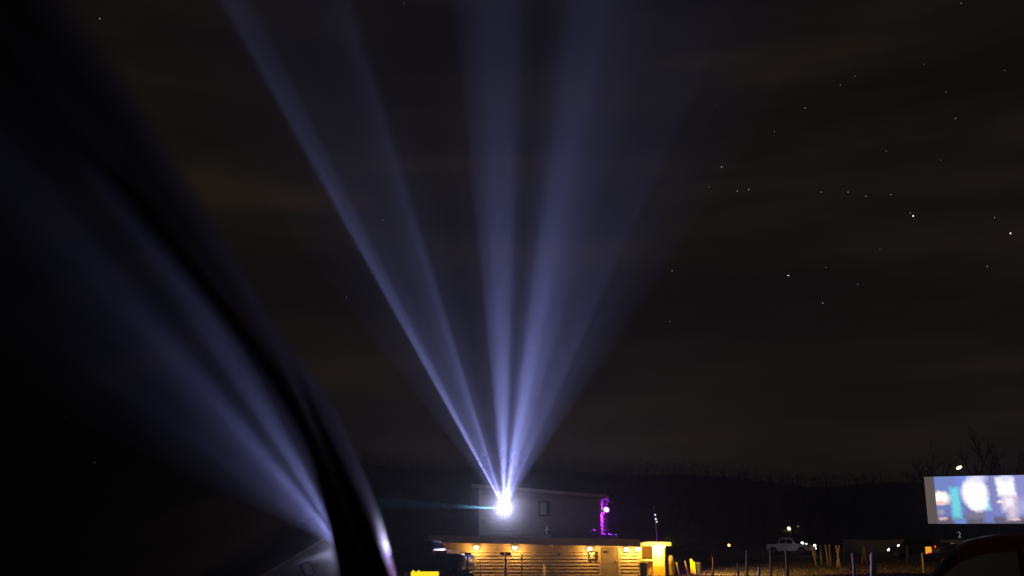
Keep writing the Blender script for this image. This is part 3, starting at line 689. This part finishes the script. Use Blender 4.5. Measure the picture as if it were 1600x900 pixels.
# distant lamps
for px, py, Y, r, lab, m in ((1233, 825.5, 320, .55, 'warm lamp high on the dark hillside above the white pickup', M['warmfar']), (1247, 824, 330, .35, 'upper lamp of the small pair right of the hillside lamp', M['warmfar']), (1249, 829.5, 330, .38, 'lower lamp of the small pair right of the hillside lamp', M['warmfar']),
                            (1139, 852, 130, .17, 'small orange lamp on a short post in the dark field', emat('orange_lamp_glow', (1, .40, .08), 5)), (1273, 852.5, 104, .13, 'white lamp between the first stakes of the cluster', M['headlamp']), (1249, 850, 150, .22, 'left bluish white lamp over the pickup hood', M['headlamp']), (1253.5, 849, 150, .22, 'middle bluish white lamp over the pickup hood', M['headlamp']), (1260, 850, 150, .11, 'faint right bluish white lamp over the pickup hood', M['headlamp']),
                            (1289.5, 848, 150, .13, 'dim white lamp at the top of the middle stakes', M['starb']), (1404, 853, 120, .15, 'white lamp at the nose of the dark off-road car', M['headlamp'])):
    q = at(px, py, Y); gz = H(q.x, q.y); h = q.z - gz
    o = empty('distant_lamp', (q.x, q.y, gz), 0, lab, 'lamp', 'distant lamps in the dark')
    MB().lathe([(0, -r), (r * .7, -r * .7), (r, 0), (r * .7, r * .7), (0, r)], 12, (0, 0, h)).build('globe', m, o, True)
    MB().tube([(0, 0, -.2), (0, 0, h - r * .9)], .05, 6).build('pole', M['dark'], o)
q = at(1498.5, 731, 420)
tag(MB().tube([(-.9, 0, -.4), (0, 0, .1), (1.0, 0, .5)], [.35, .55, .35], 10).build('tower_lamp', emat('tower_lamp_glow', (1, .72, .40), 7), None, True, q), 'elongated warm lamp glowing on the ridge above the cinema screen', 'lamp')
tag(MB().tube([(q.x, q.y, H(q.x, q.y) - 1), (q.x, q.y, q.z - .6)], [.3, .15], 8).build('lamp_tower', M['dark']), 'dark tower carrying the warm lamp above the cinema screen', 'tower')

# ------------------------------------------------------------------ fence
FA, FBx = at(1318, 861, 160).x, at(1640, 861, 160).x
fz = H(FA, 160)
FN = empty('fence', (FA, 160, fz), 0, 'long pale board fence behind the parked cars', 'fence')
nP = 12; sp = (FBx - FA) / nP
for i in range(nP):
    x = i * sp; z0 = H(FA + x + sp / 2, 160) - fz
    for j in range(6):
        MB().box(x + .08 + j * (sp - .12) / 6, x + .06 + (j + 1) * (sp - .12) / 6, -.02 + random.uniform(-.008, .008), .02, z0 + .05, z0 + 1.95 + random.uniform(-.02, .02)).build('fence_board', M['fence'], FN)
for i in range(nP + 1):
    z0 = H(FA + i * sp, 160) - fz; MB().box(i * sp - .05, i * sp + .05, -.03, .09, z0 - .1, z0 + 2.0).build('fence_post', M['fence'], FN)

# numbered marker
q = at(1499.5, 840.5, 66); g = H(q.x, q.y)
NS = empty('number_marker', (q.x, q.y, g), 0, 'pale numeral 2 on a dark marker post by the parked cars', 'sign')
h0 = q.z - g
MB().tube([(0, .03, -.1), (0, .03, h0)], .03, 8).build('pole', M['dark'], NS)
MB().box(-.19, .19, .012, .04, h0 - .03, h0 + .43).build('panel', M['black'], NS)
fc = bpy.data.curves.new('numeral', 'FONT'); fc.body = '2'; fc.size = .52; fc.extrude = .004; fc.align_x = 'CENTER'
fo = bpy.data.objects.new('numeral', fc); COL.objects.link(fo); fo.parent = NS; fo.location = (0, 0.003, h0 + .02); fo.rotation_euler = (PI / 2, 0, 0); fc.materials.append(M['num'])
bpy.context.view_layer.update()
nm_ = bpy.data.meshes.new_from_object(fo.evaluated_get(bpy.context.evaluated_depsgraph_get())); bpy.data.objects.remove(fo)
fo = bpy.data.objects.new('numeral', nm_); COL.objects.link(fo); fo.parent = NS; fo.location = (0, 0.003, h0 + .02); fo.rotation_euler = (PI / 2, 0, 0)

# ------------------------------------------------------------------ cinema screen
SY = 200.0
a = at(1446.5, 745, SY); c = at(1452.5, 818.5, SY)
SW, SH = 34.0, (a.z - c.z)
SC = empty('cinema_screen', (c.x - .35, SY, H(c.x, SY)), math.radians(-25), 'tall white drive-in screen showing a bright blue and white film scene', 'screen')
zs = c.z - H(c.x, SY)
SC.rotation_euler = (0, math.radians(.8), math.radians(-25)); mg = (at(1465, 818, SY).x - c.x) * 1.08
MB().box(0, SW, 0, .5, zs, zs + SH).build('screen_face', M['screenb'], SC)
for i in range(6):
    MB().tube([(1 + i * 5.6, 1.2, -1), (1 + i * 5.6, .8, zs + SH * .7)], .22, 8).build('support_post', M['dark'], SC)
# the picture: procedural film frame in metres (x from the picture's left edge, z from its lower edge)
pm = bpy.data.materials.new('projected_picture'); pm.use_nodes = True; t = pm.node_tree; t.nodes.clear()
po = N(t, 'ShaderNodeOutputMaterial'); pe = N(t, 'ShaderNodeEmission'); t.links.new(pe.outputs[0], po.inputs[0])
tco = N(t, 'ShaderNodeTexCoord'); nzp = N(t, 'ShaderNodeTexNoise'); nzp.inputs['Scale'].default_value = 1.6; nzp.inputs['Detail'].default_value = 4
t.links.new(tco.outputs['Object'], nzp.inputs['Vector'])
vadd = N(t, 'ShaderNodeVectorMath', operation='MULTIPLY_ADD'); t.links.new(nzp.outputs['Color'], vadd.inputs[0]); vadd.inputs[1].default_value = (.9, 0, .9)
vsub = N(t, 'ShaderNodeVectorMath', operation='SUBTRACT'); t.links.new(tco.outputs['Object'], vsub.inputs[0]); vsub.inputs[1].default_value = (.45, 0, .45)
t.links.new(vsub.outputs[0], vadd.inputs[2])
sp_ = N(t, 'ShaderNodeSeparateXYZ'); t.links.new(vadd.outputs[0], sp_.inputs[0]); PX, PZ = math_n(t, 'MULTIPLY', sp_.outputs[0], 1.09), sp_.outputs[2]
cur = None
def colmix(fac, colr):
    global cur
    mx = N(t, 'ShaderNodeMix', data_type='RGBA'); t.links.new(fac, mx.inputs[0])
    if isinstance(cur, tuple): mx.inputs[6].default_value = cur
    else: t.links.new(cur, mx.inputs[6])
    mx.inputs[7].default_value = tuple(colr) + (1,); cur = mx.outputs[2]
def soft(d, s):
    s *= 1.7
    return math_n(t, 'MULTIPLY_ADD', d, -1 / s, .5, True)       # 1 inside (d<0)
def ell(cx, cz_, rx, rz_, s, colr):
    dx = math_n(t, 'DIVIDE', math_n(t, 'SUBTRACT', PX, cx), rx); dz = math_n(t, 'DIVIDE', math_n(t, 'SUBTRACT', PZ, cz_), rz_)
    r2 = math_n(t, 'SQRT', math_n(t, 'ADD', math_n(t, 'MULTIPLY', dx, dx), math_n(t, 'MULTIPLY', dz, dz)))
    colmix(soft(math_n(t, 'SUBTRACT', r2, 1.0), s), colr)
def rect(xa, xb, za, zb_, s, colr, shear=0.0):
    xx = math_n(t, 'MULTIPLY_ADD', PZ, shear, PX)
    dx = math_n(t, 'SUBTRACT', math_n(t, 'ABSOLUTE', math_n(t, 'SUBTRACT', xx, (xa + xb) / 2)), (xb - xa) / 2)
    dz = math_n(t, 'SUBTRACT', math_n(t, 'ABSOLUTE', math_n(t, 'SUBTRACT', PZ, (za + zb_) / 2)), (zb_ - za) / 2)
    colmix(soft(math_n(t, 'MAXIMUM', dx, dz), s), colr)
cur = (.15, .18, .46, 1)
HH = SH
rect(-1, 4.2, 4.5, 12, 2.0, (.16, .22, .52)); rect(5.0, 9.8, 6.3, 12, 2.2, (.22, .30, .85)); rect(9.9, 12.6, 3, 12, 1.0, (.19, .19, .40))
rect(11.5, 30, 2.0, 12, 3.5, (.24, .25, .56)); rect(-1, 30, -1, 1.25, .5, (.12, .11, .16)); rect(3.2, 5.6, -.5, .9, .5, (.15, .24, .60)); rect(9.0, 10.8, .2, 2.0, .4, (.16, .20, .52)); rect(5.8, 9.2, 1.0, 2.3, .6, (.20, .18, .24))
rect(3.1, 4.8, 1.1, 6.8, .5, (.16, .62, .72), .03); rect(9.2, 10.6, 2.6, 4.8, .5, (.35, .75, .95), .08)
ell(.95, 4.9, 1.75, 1.25, .35, (1.0, .93, .88)); ell(.9, 3.95, 1.3, .35, .5, (.85, .55, .48)); ell(.9, 2.2, .6, .5, .6, (.35, .32, .34)); ell(1.1, .95, .85, .28, .5, (.70, .50, .48))
ell(7.7, 5.7, 2.5, 2.9, .22, (1.0, .96, 1.0)); ell(8.0, 3.5, 1.6, 1.2, .35, (1.0, .95, .98)); ell(8.4, 8.6, 1.4, 1.0, .8, (.75, .72, 1.0))
rect(12.4, 15.8, 5.2, 8.6, .4, (.95, .95, 1.0), .06); ell(13.8, 8.5, 1.2, .7, .5, (.7, .7, .95)); rect(12.9, 15.2, 2.6, 5.2, .9, (.95, .82, .88)); rect(13.4, 15.0, .9, 3.0, .8, (.66, .56, .64), -.15); ell(12.4, 4.1, .6, .25, .5, (.9, .75, .8)); ell(14.8, .75, .9, .22, .5, (.72, .55, .60))
rect(15.6, 17.6, 1.9, 4.4, 1.2, (.42, .40, .66)); ell(15.3, 4.7, .35, .2, .6, (.75, .40, .40))
rect(19, 23, 1.2, 7.5, .8, (.55, .6, .9)); ell(21, 8.2, 1.3, 1.2, .4, (.95, .9, .95))
t.links.new(cur, pe.inputs[0]); pe.inputs[1].default_value = 1.15
pm.cycles.emission_sampling = 'AUTO'
b = MB(); b.grid([[(0, 0, 0), (SW - mg - .6, 0, 0)], [(0, 0, SH - .06), (SW - mg - .6, 0, SH - .06)]])
pic = b.build('picture', pm, SC); pic.location = (mg + .1, -.02, zs + .03)
dimm = emat('margin_spill_glow', (.115, .095, .085), 1.0)  # faint glow put in for projector spill on the bare screen border
mp_ = MB(); mp_.grid([[(0, 0, 0), (mg + .08, 0, 0)], [(0, 0, SH - .06), (mg + .08, 0, SH - .06)]]); mo = mp_.build('screen_margin', dimm, SC); mo.location = (.02, -.02, zs + .03)

# ------------------------------------------------------------------ trees
def bare_tree(name, x, y, h, seed, lab, grp):
    rnd = random.Random(seed); b = MB(); tr = MB()
    tr.tube([(0, 0, -.5), (rnd.uniform(-.2, .2), 0, h * .3), (rnd.uniform(-.4, .4), 0, h * .62)], [h * .018, h * .014, h * .008], 6)
    def br(p, d, L, r, dep):
        q = p + d * L; mid = p + d * L * .5 + Vector((rnd.uniform(-1, 1), rnd.uniform(-1, 1), rnd.uniform(-.3, .6))) * L * .08
        b.tube([p, mid, q], [r, r * .8, r * .6], 3, False)
        if dep == 0: return
        for _ in range(3 if dep > 1 else 4):
            nd = (d + Vector((rnd.uniform(-1, 1), rnd.uniform(-1, 1), rnd.uniform(-.2, .9))) * .75).normalized()
            br(p + d * L * rnd.uniform(.45, 1), nd, L * rnd.uniform(.5, .75), r * .6, dep - 1)
    for i in range(7):
        a = i * 2.4 + rnd.uniform(0, .6); z = h * (.22 + .40 * i / 7)
        br(Vector((0, 0, z)), Vector((math.cos(a), math.sin(a), 1.0 + .25 * i)).normalized(), h * rnd.uniform(.16, .26), h * .007, 3)
    o = empty(name, (x, y, H(x, y)), rnd.uniform(0, 6), lab, 'tree', grp)
    tr.build('trunk', M['bark'], o, True); b.build('crown', M['twig'], o)
    return o
TL = [(1052, 245, 22), (1075, 252, 19), (1190, 250, 17), (1238, 240, 20), (1262, 246, 22), (1290, 252, 20), (1330, 246, 17), (1408, 250, 18), (1452, 262, 27), (1475, 255, 25), (1530, 258, 30), (1556, 262, 31), (1590, 256, 27)]
WORDS = ['leftmost bare tree behind the yard right of the booth mast', 'second bare tree right of the booth mast', 'low bare tree left of the hillside lamps', 'bare tree just left above the white pickup', 'tall bare tree right above the white pickup', 'bare tree above the stake cluster', 'low bare tree right of the stake cluster', 'bare tree just left of the cinema screen', 'tall bare tree behind the left edge of the cinema screen', 'bare tree behind the screen just left of the ridge lamp', 'tall bare tree behind the screen right of the ridge lamp', 'tallest bare tree behind the middle of the visible screen', 'bare tree behind the screen at the right frame edge']
for i, ((px, Y, h), lab) in enumerate(zip(TL, WORDS)):
    q = at(px, 800, Y); bare_tree('bare_tree', q.x, q.y, h * (.80 if i < 8 else .92), 100 + i, lab, 'bare trees beyond the field')
# wooded ridge, one mass
b = MB(); rnd = random.Random(5)
for i in range(1500):
    y = rnd.choice([rnd.uniform(300, 640), rnd.uniform(560, 640)]); x = rnd.uniform(-.24, .56) * y
    z = H(x, y); h = rnd.uniform(6, 11)
    b.tube([(x, y, z - .5), (x + rnd.uniform(-.4, .4), y, z + h * .5)], [.2, .08], 3, False)
    for k in range(48):
        a = rnd.uniform(0, 2 * PI); rr = math.sqrt(rnd.random()) * h * .33; zz = z + h * (.30 + .62 * rnd.random() ** .8); rr *= 1.0 - .55 * max(0, (zz - z) / h - .5)
        c_ = Vector((x + rr * math.cos(a), y + rr * math.sin(a), zz)); s = rnd.uniform(.25, .75)
        d1 = Vector((rnd.uniform(-1, 1), rnd.uniform(-1, 1), rnd.uniform(-.3, 1))) * s; d2 = Vector((rnd.uniform(-1, 1), rnd.uniform(-1, 1), rnd.uniform(-1, 1))) * s * .6
        b.add([c_, c_ + d1, c_ + d2], [(0, 1, 2)])
tag(b.build('forest', M['twig']), 'dark wooded ridge along the skyline behind the drive-in', 'forest', kind='stuff')
# rough grass in the lit yard
b = MB()
for i in range(9000):
    y = rnd.uniform(50, 95); x = rnd.uniform(.12, .52) * y
    z = H(x, y)
    for k in range(3):
        a = rnd.uniform(0, 2 * PI); hh = rnd.uniform(.04, .12); w = .02
        b.add([(x - w * math.cos(a), y - w * math.sin(a), z - .01), (x + w * math.cos(a), y + w * math.sin(a), z - .01), (x + rnd.uniform(-.08, .08), y + rnd.uniform(-.08, .08), z + hh)], [(0, 1, 2)])
tag(b.build('grass', M['grass']), 'rough dry grass growing over the lamp lit yard', 'grass', kind='stuff')

# ------------------------------------------------------------------ stars
ST = [(1427, 337.5, 3), (1422.5, 333, 1), (1579, 364.5, 3), (1231.5, 430.5, 2.4), (1285.5, 473.5, 1.6), (1127.5, 261, 1.6), (1152, 298.5, 1.2), (1170, 296, 1.3), (1047, 502, 1.3), (1050, 423, 1), (1493, 185, 1.2), (1443, 100.5, 1.1), (1258, 169, 1), (1283.5, 300, 1), (1325, 300, 1), (1353, 306.5, 1.2), (1392, 304, 1.1), (1554, 340, 1.1), (1542.5, 416, 1), (1340, 444, .9), (1385, 236, .8), (1478, 144, .7), (1210, 206, .8), (1336, 119, .8), (1313, 133, .7), (156, 29, 1.4), (598.5, 344, 1.1), (541.5, 464, 1), (833, 544, 1.2), (927, 384, 1), (975, 253, .9), (1005, 350, .7), (632, 5, 1), (1502, 5, 1), (1375, 389, .7), (1108, 292, .7), (1290, 418, .7), (619, 121, .7), (1119, 165, .7), (1470, 250, .6), (1570, 110, .7), (1230, 540, .6), (1450, 560, .6)]
SD = 2500
ico = MB().lathe([(0, -1), (.7, -.7), (1, 0), (.7, .7), (0, 1)], 8)
s0 = None
BIG = {0: 'bright star of the close pair in the right sky', 1: 'faint companion star beside the brightest star of the right sky', 2: 'bright star close to the right frame edge', 3: 'lone bright star below the others in the middle right sky', 25: 'lone star in the upper left sky corner', 28: 'star shining through the middle light beam'}
for i, (px, py, mag) in enumerate(ST):
    m = M['starb'] if mag >= 2 else M['star']
    key = 'b' if mag >= 2 else 's'
    if s0 is None: s0 = {}
    if key not in s0:
        o = ico.build('star', m); s0[key] = o.data
    else:
        o = bpy.data.objects.new('star', s0[key]); COL.objects.link(o)
    o.location = CAM + ray(px, py) * SD; r = .62 * (mag if mag < 2 else mag * .62); o.scale = (r, r, r)
    tag(o, BIG.get(i, 'faint pinpoint star in the dark night sky'), 'star', 'stars in the night sky')

# ------------------------------------------------------------------ the near car at the left: the viewer leans against its side window
nrm = (ray(788, 795) - ray(544, 860)).normalized()
DIST = .10
Fw = Vector((-nrm.y, nrm.x, 0)).normalized(); Rt = Vector((Fw.y, -Fw.x, 0))
s_of = lambda z: (-DIST - nrm.z * (z - 1.3)) / nrm.dot(Rt)
CARZ = 0.0; S0 = -.86                            # centre line of the car, sideways from the viewer
origin = Rt * S0 + Vector((0, 0, 0))
wr = (s_of(1.49) - S0) - .035; wb = (s_of(.98) - S0) - .02
cust = dict(st=[(-2.6, .42, .88, .72, .90, .60), (-2.4, .30, .96, .82, .98, .70), (-1.75, .26, 1.0, wb / .945, 1.04, .72), (-1.0, .24, .99, wb / .945, 1.42, wr - .04), (-.2, .24, .98, wb / .945, 1.50, wr), (.75, .24, .98, wb / .945, 1.49, wr), (1.15, .24, .98, wb / .945, 1.36, wr), (1.85, .24, .98, wb / .945, 1.0, wr + .05), (2.5, .28, .88, .84, .90, .70), (2.85, .34, .70, .76, .72, .6)],
            wheels=(-1.6, 1.75), r=.33, side=[(-1.1, -.3), (-.22, 1.0)], shield=(1.1, 1.75), back=(-1.65, -1.15), cut=(-1.15, 1.7))
NC = car('parked_car', 'black car at the left edge whose window mirrors the light beams', 'car', origin, math.atan2(Fw.y, Fw.x), M['nearpaint'], 'sedan', skip_right=True, custom=cust)
inv = Matrix.Rotation(-math.atan2(Fw.y, Fw.x), 4, 'Z') @ Matrix.Translation(-origin)
def car_pt(q, z, h=0.0):                         # point on the window plane, h metres out of it, in car coordinates
    p_ = Fw * q + Rt * s_of(z); p_ = Vector((p_.x, p_.y, z)) + nrm * h
    return inv @ p_
# the line of the window edge (distance ahead of the viewer, height)
EDGE = [(-1.05, 1.16), (-.80, 1.31), (-.45, 1.42), (-.1, 1.468), (.15, 1.480), (.30, 1.486), (.387, 1.491), (.461, 1.494), (.593, 1.492), (.72, 1.490), (.836, 1.485), (.95, 1.474), (1.06, 1.455), (1.14, 1.43), (1.218, 1.40), (1.28, 1.370), (1.334, 1.338), (1.398, 1.290), (1.48, 1.225), (1.60, 1.12), (1.74, .99)]
def resample(pts, n):
    out = []
    L = [0]
    for a_, b_ in zip(pts, pts[1:]): L.append(L[-1] + math.dist(a_, b_))
    tabq = [(l, p_[0], p_[1]) for l, p_ in zip(L, pts)]
    for i in range(n + 1): out.append(tuple(catm(tabq, L[-1] * i / n)))
    return out
ed = resample(EDGE, 110)
def sweep(name, prof, m, parent=NC):
    rows = []
    for i, (q, z) in enumerate(ed):
        a_, b_ = ed[max(i - 1, 0)], ed[min(i + 1, len(ed) - 1)]
        tq, tz = b_[0] - a_[0], b_[1] - a_[1]; l = math.hypot(tq, tz); nq, nz_ = -tz / l, tq / l      # outward, in the plane
        g = max(0, min(1, (q - .95) / .5)); g = g ** 1.4
        row = []
        for (w, h) in prof:
            hh = h(g) if callable(h) else h; ww = w(g) if callable(w) else w
            row.append(car_pt(q + nq * ww, z + nz_ * ww, hh))
        rows.append(row)
    return MB().grid(rows).build(name, m, parent, True)
# glass: belt line to the edge, gently bowed
gl = MB(); rows = []
for j in range(25):
    f = j / 24; row = []
    for i, (q, z) in enumerate(ed):
        q2 = q * 1.0; zz = .98 + (z - .98) * f - .012 * f
        bow = -.14 * (zz - 1.33) ** 2
        row.append(car_pt(q2, zz, bow))
    rows.append(row)
gl.grid(rows).build('side_window', M['sideglass'], NC, True)
sweep('window_seal', [(-.020, -.012), (-.020, .002), (-.012, .006), (.004, .006), (.010, .002)], M['rubber'])
k_ = lambda a_, b_: (lambda g: a_ + (b_ - a_) * g)
def arc(w0, w1, hc, rad, tilt, n=8):
    out = []
    for i in range(n + 1):
        w = w0 + (w1 - w0) * i / n; d = w - (w0 + w1) / 2
        out.append((w, hc - tilt * d - d * d / (2 * rad)))
    return out
sweep('window_frame', [(.008, .000)] + [(w, k_(.003, h)) for w, h in arc(.012, .030, .010, .05, .12, 5)] + [(.032, -.01)], M['rail'])
sweep('roof_rail', [(.033, -.012)] + [(k_(.034 + (w - .036) * .05, w), k_(.001, h)) for w, h in [(.0362, .014), (.038, .026), (.044, .036)] + arc(.050, .230, .036, .60, .06)] + [(k_(.045, .236), k_(-.010, .02)), (k_(.047, .24), -.03)], M['rail'])
for qx in (.25, -.65):
    s = MB(); s.box(qx - .75, qx - .2, -.62 - .25 + .3, -.1, .30, .55); s.build('seat', M['cloth'], NC, bevel=.05)
    s = MB(); s.box(qx - .85, qx - .68, -.57, -.12, .55, 1.12); s.build('seat_back', M['cloth'], NC, bevel=.05)
    s = MB(); s.box(qx - .86, qx - .74, -.46, -.22, 1.14, 1.32); s.build('headrest', M['cloth'], NC, bevel=.04)

# ------------------------------------------------------------------ night air
hz = bpy.data.materials.new('night_haze'); hz.use_nodes = True; t = hz.node_tree; t.nodes.clear()
ho = N(t, 'ShaderNodeOutputMaterial'); hv = N(t, 'ShaderNodeVolumePrincipled'); hv.inputs['Color'].default_value = (.92, .93, 1.0, 1); hv.inputs['Density'].default_value = .0003; hv.inputs['Anisotropy'].default_value = .70
t.links.new(hv.outputs[0], ho.inputs['Volume']); hz.cycles.volume_sampling = 'EQUIANGULAR'
tag(MB().box(-420, 520, -60, 720, -4, 130).build('haze', hz), 'thin misty night air carrying the light beams', 'haze', kind='stuff')

# mist ball added round the lens to give its bloom, thinning outwards
mm = bpy.data.materials.new('added_halo_mist'); mm.use_nodes = True; t = mm.node_tree; t.nodes.clear()
mo_ = N(t, 'ShaderNodeOutputMaterial'); mv = N(t, 'ShaderNodeVolumePrincipled'); mv.inputs['Color'].default_value = (.95, .95, 1.0, 1); mv.inputs['Anisotropy'].default_value = .5
mt_ = N(t, 'ShaderNodeTexCoord'); ml = N(t, 'ShaderNodeVectorMath', operation='LENGTH'); t.links.new(mt_.outputs['Object'], ml.inputs[0])
MR = 3.2
q_ = math_n(t, 'MULTIPLY_ADD', ml.outputs['Value'], -1 / MR, 1.0, True); q2_ = math_n(t, 'POWER', q_, 2.2)
t.links.new(math_n(t, 'MULTIPLY', q2_, .017), mv.inputs['Density']); t.links.new(mv.outputs[0], mo_.inputs['Volume']); mm.cycles.volume_sampling = 'EQUIANGULAR'
ball = [(MR * math.sin(PI * i / 12), -MR * math.cos(PI * i / 12)) for i in range(13)]
tag(MB().lathe([(max(a_, .001), b_) for a_, b_ in ball], 20).build('mist', mm, None, True, APEX), 'thin mist added for the glow round the projector lens', 'mist', kind='stuff')
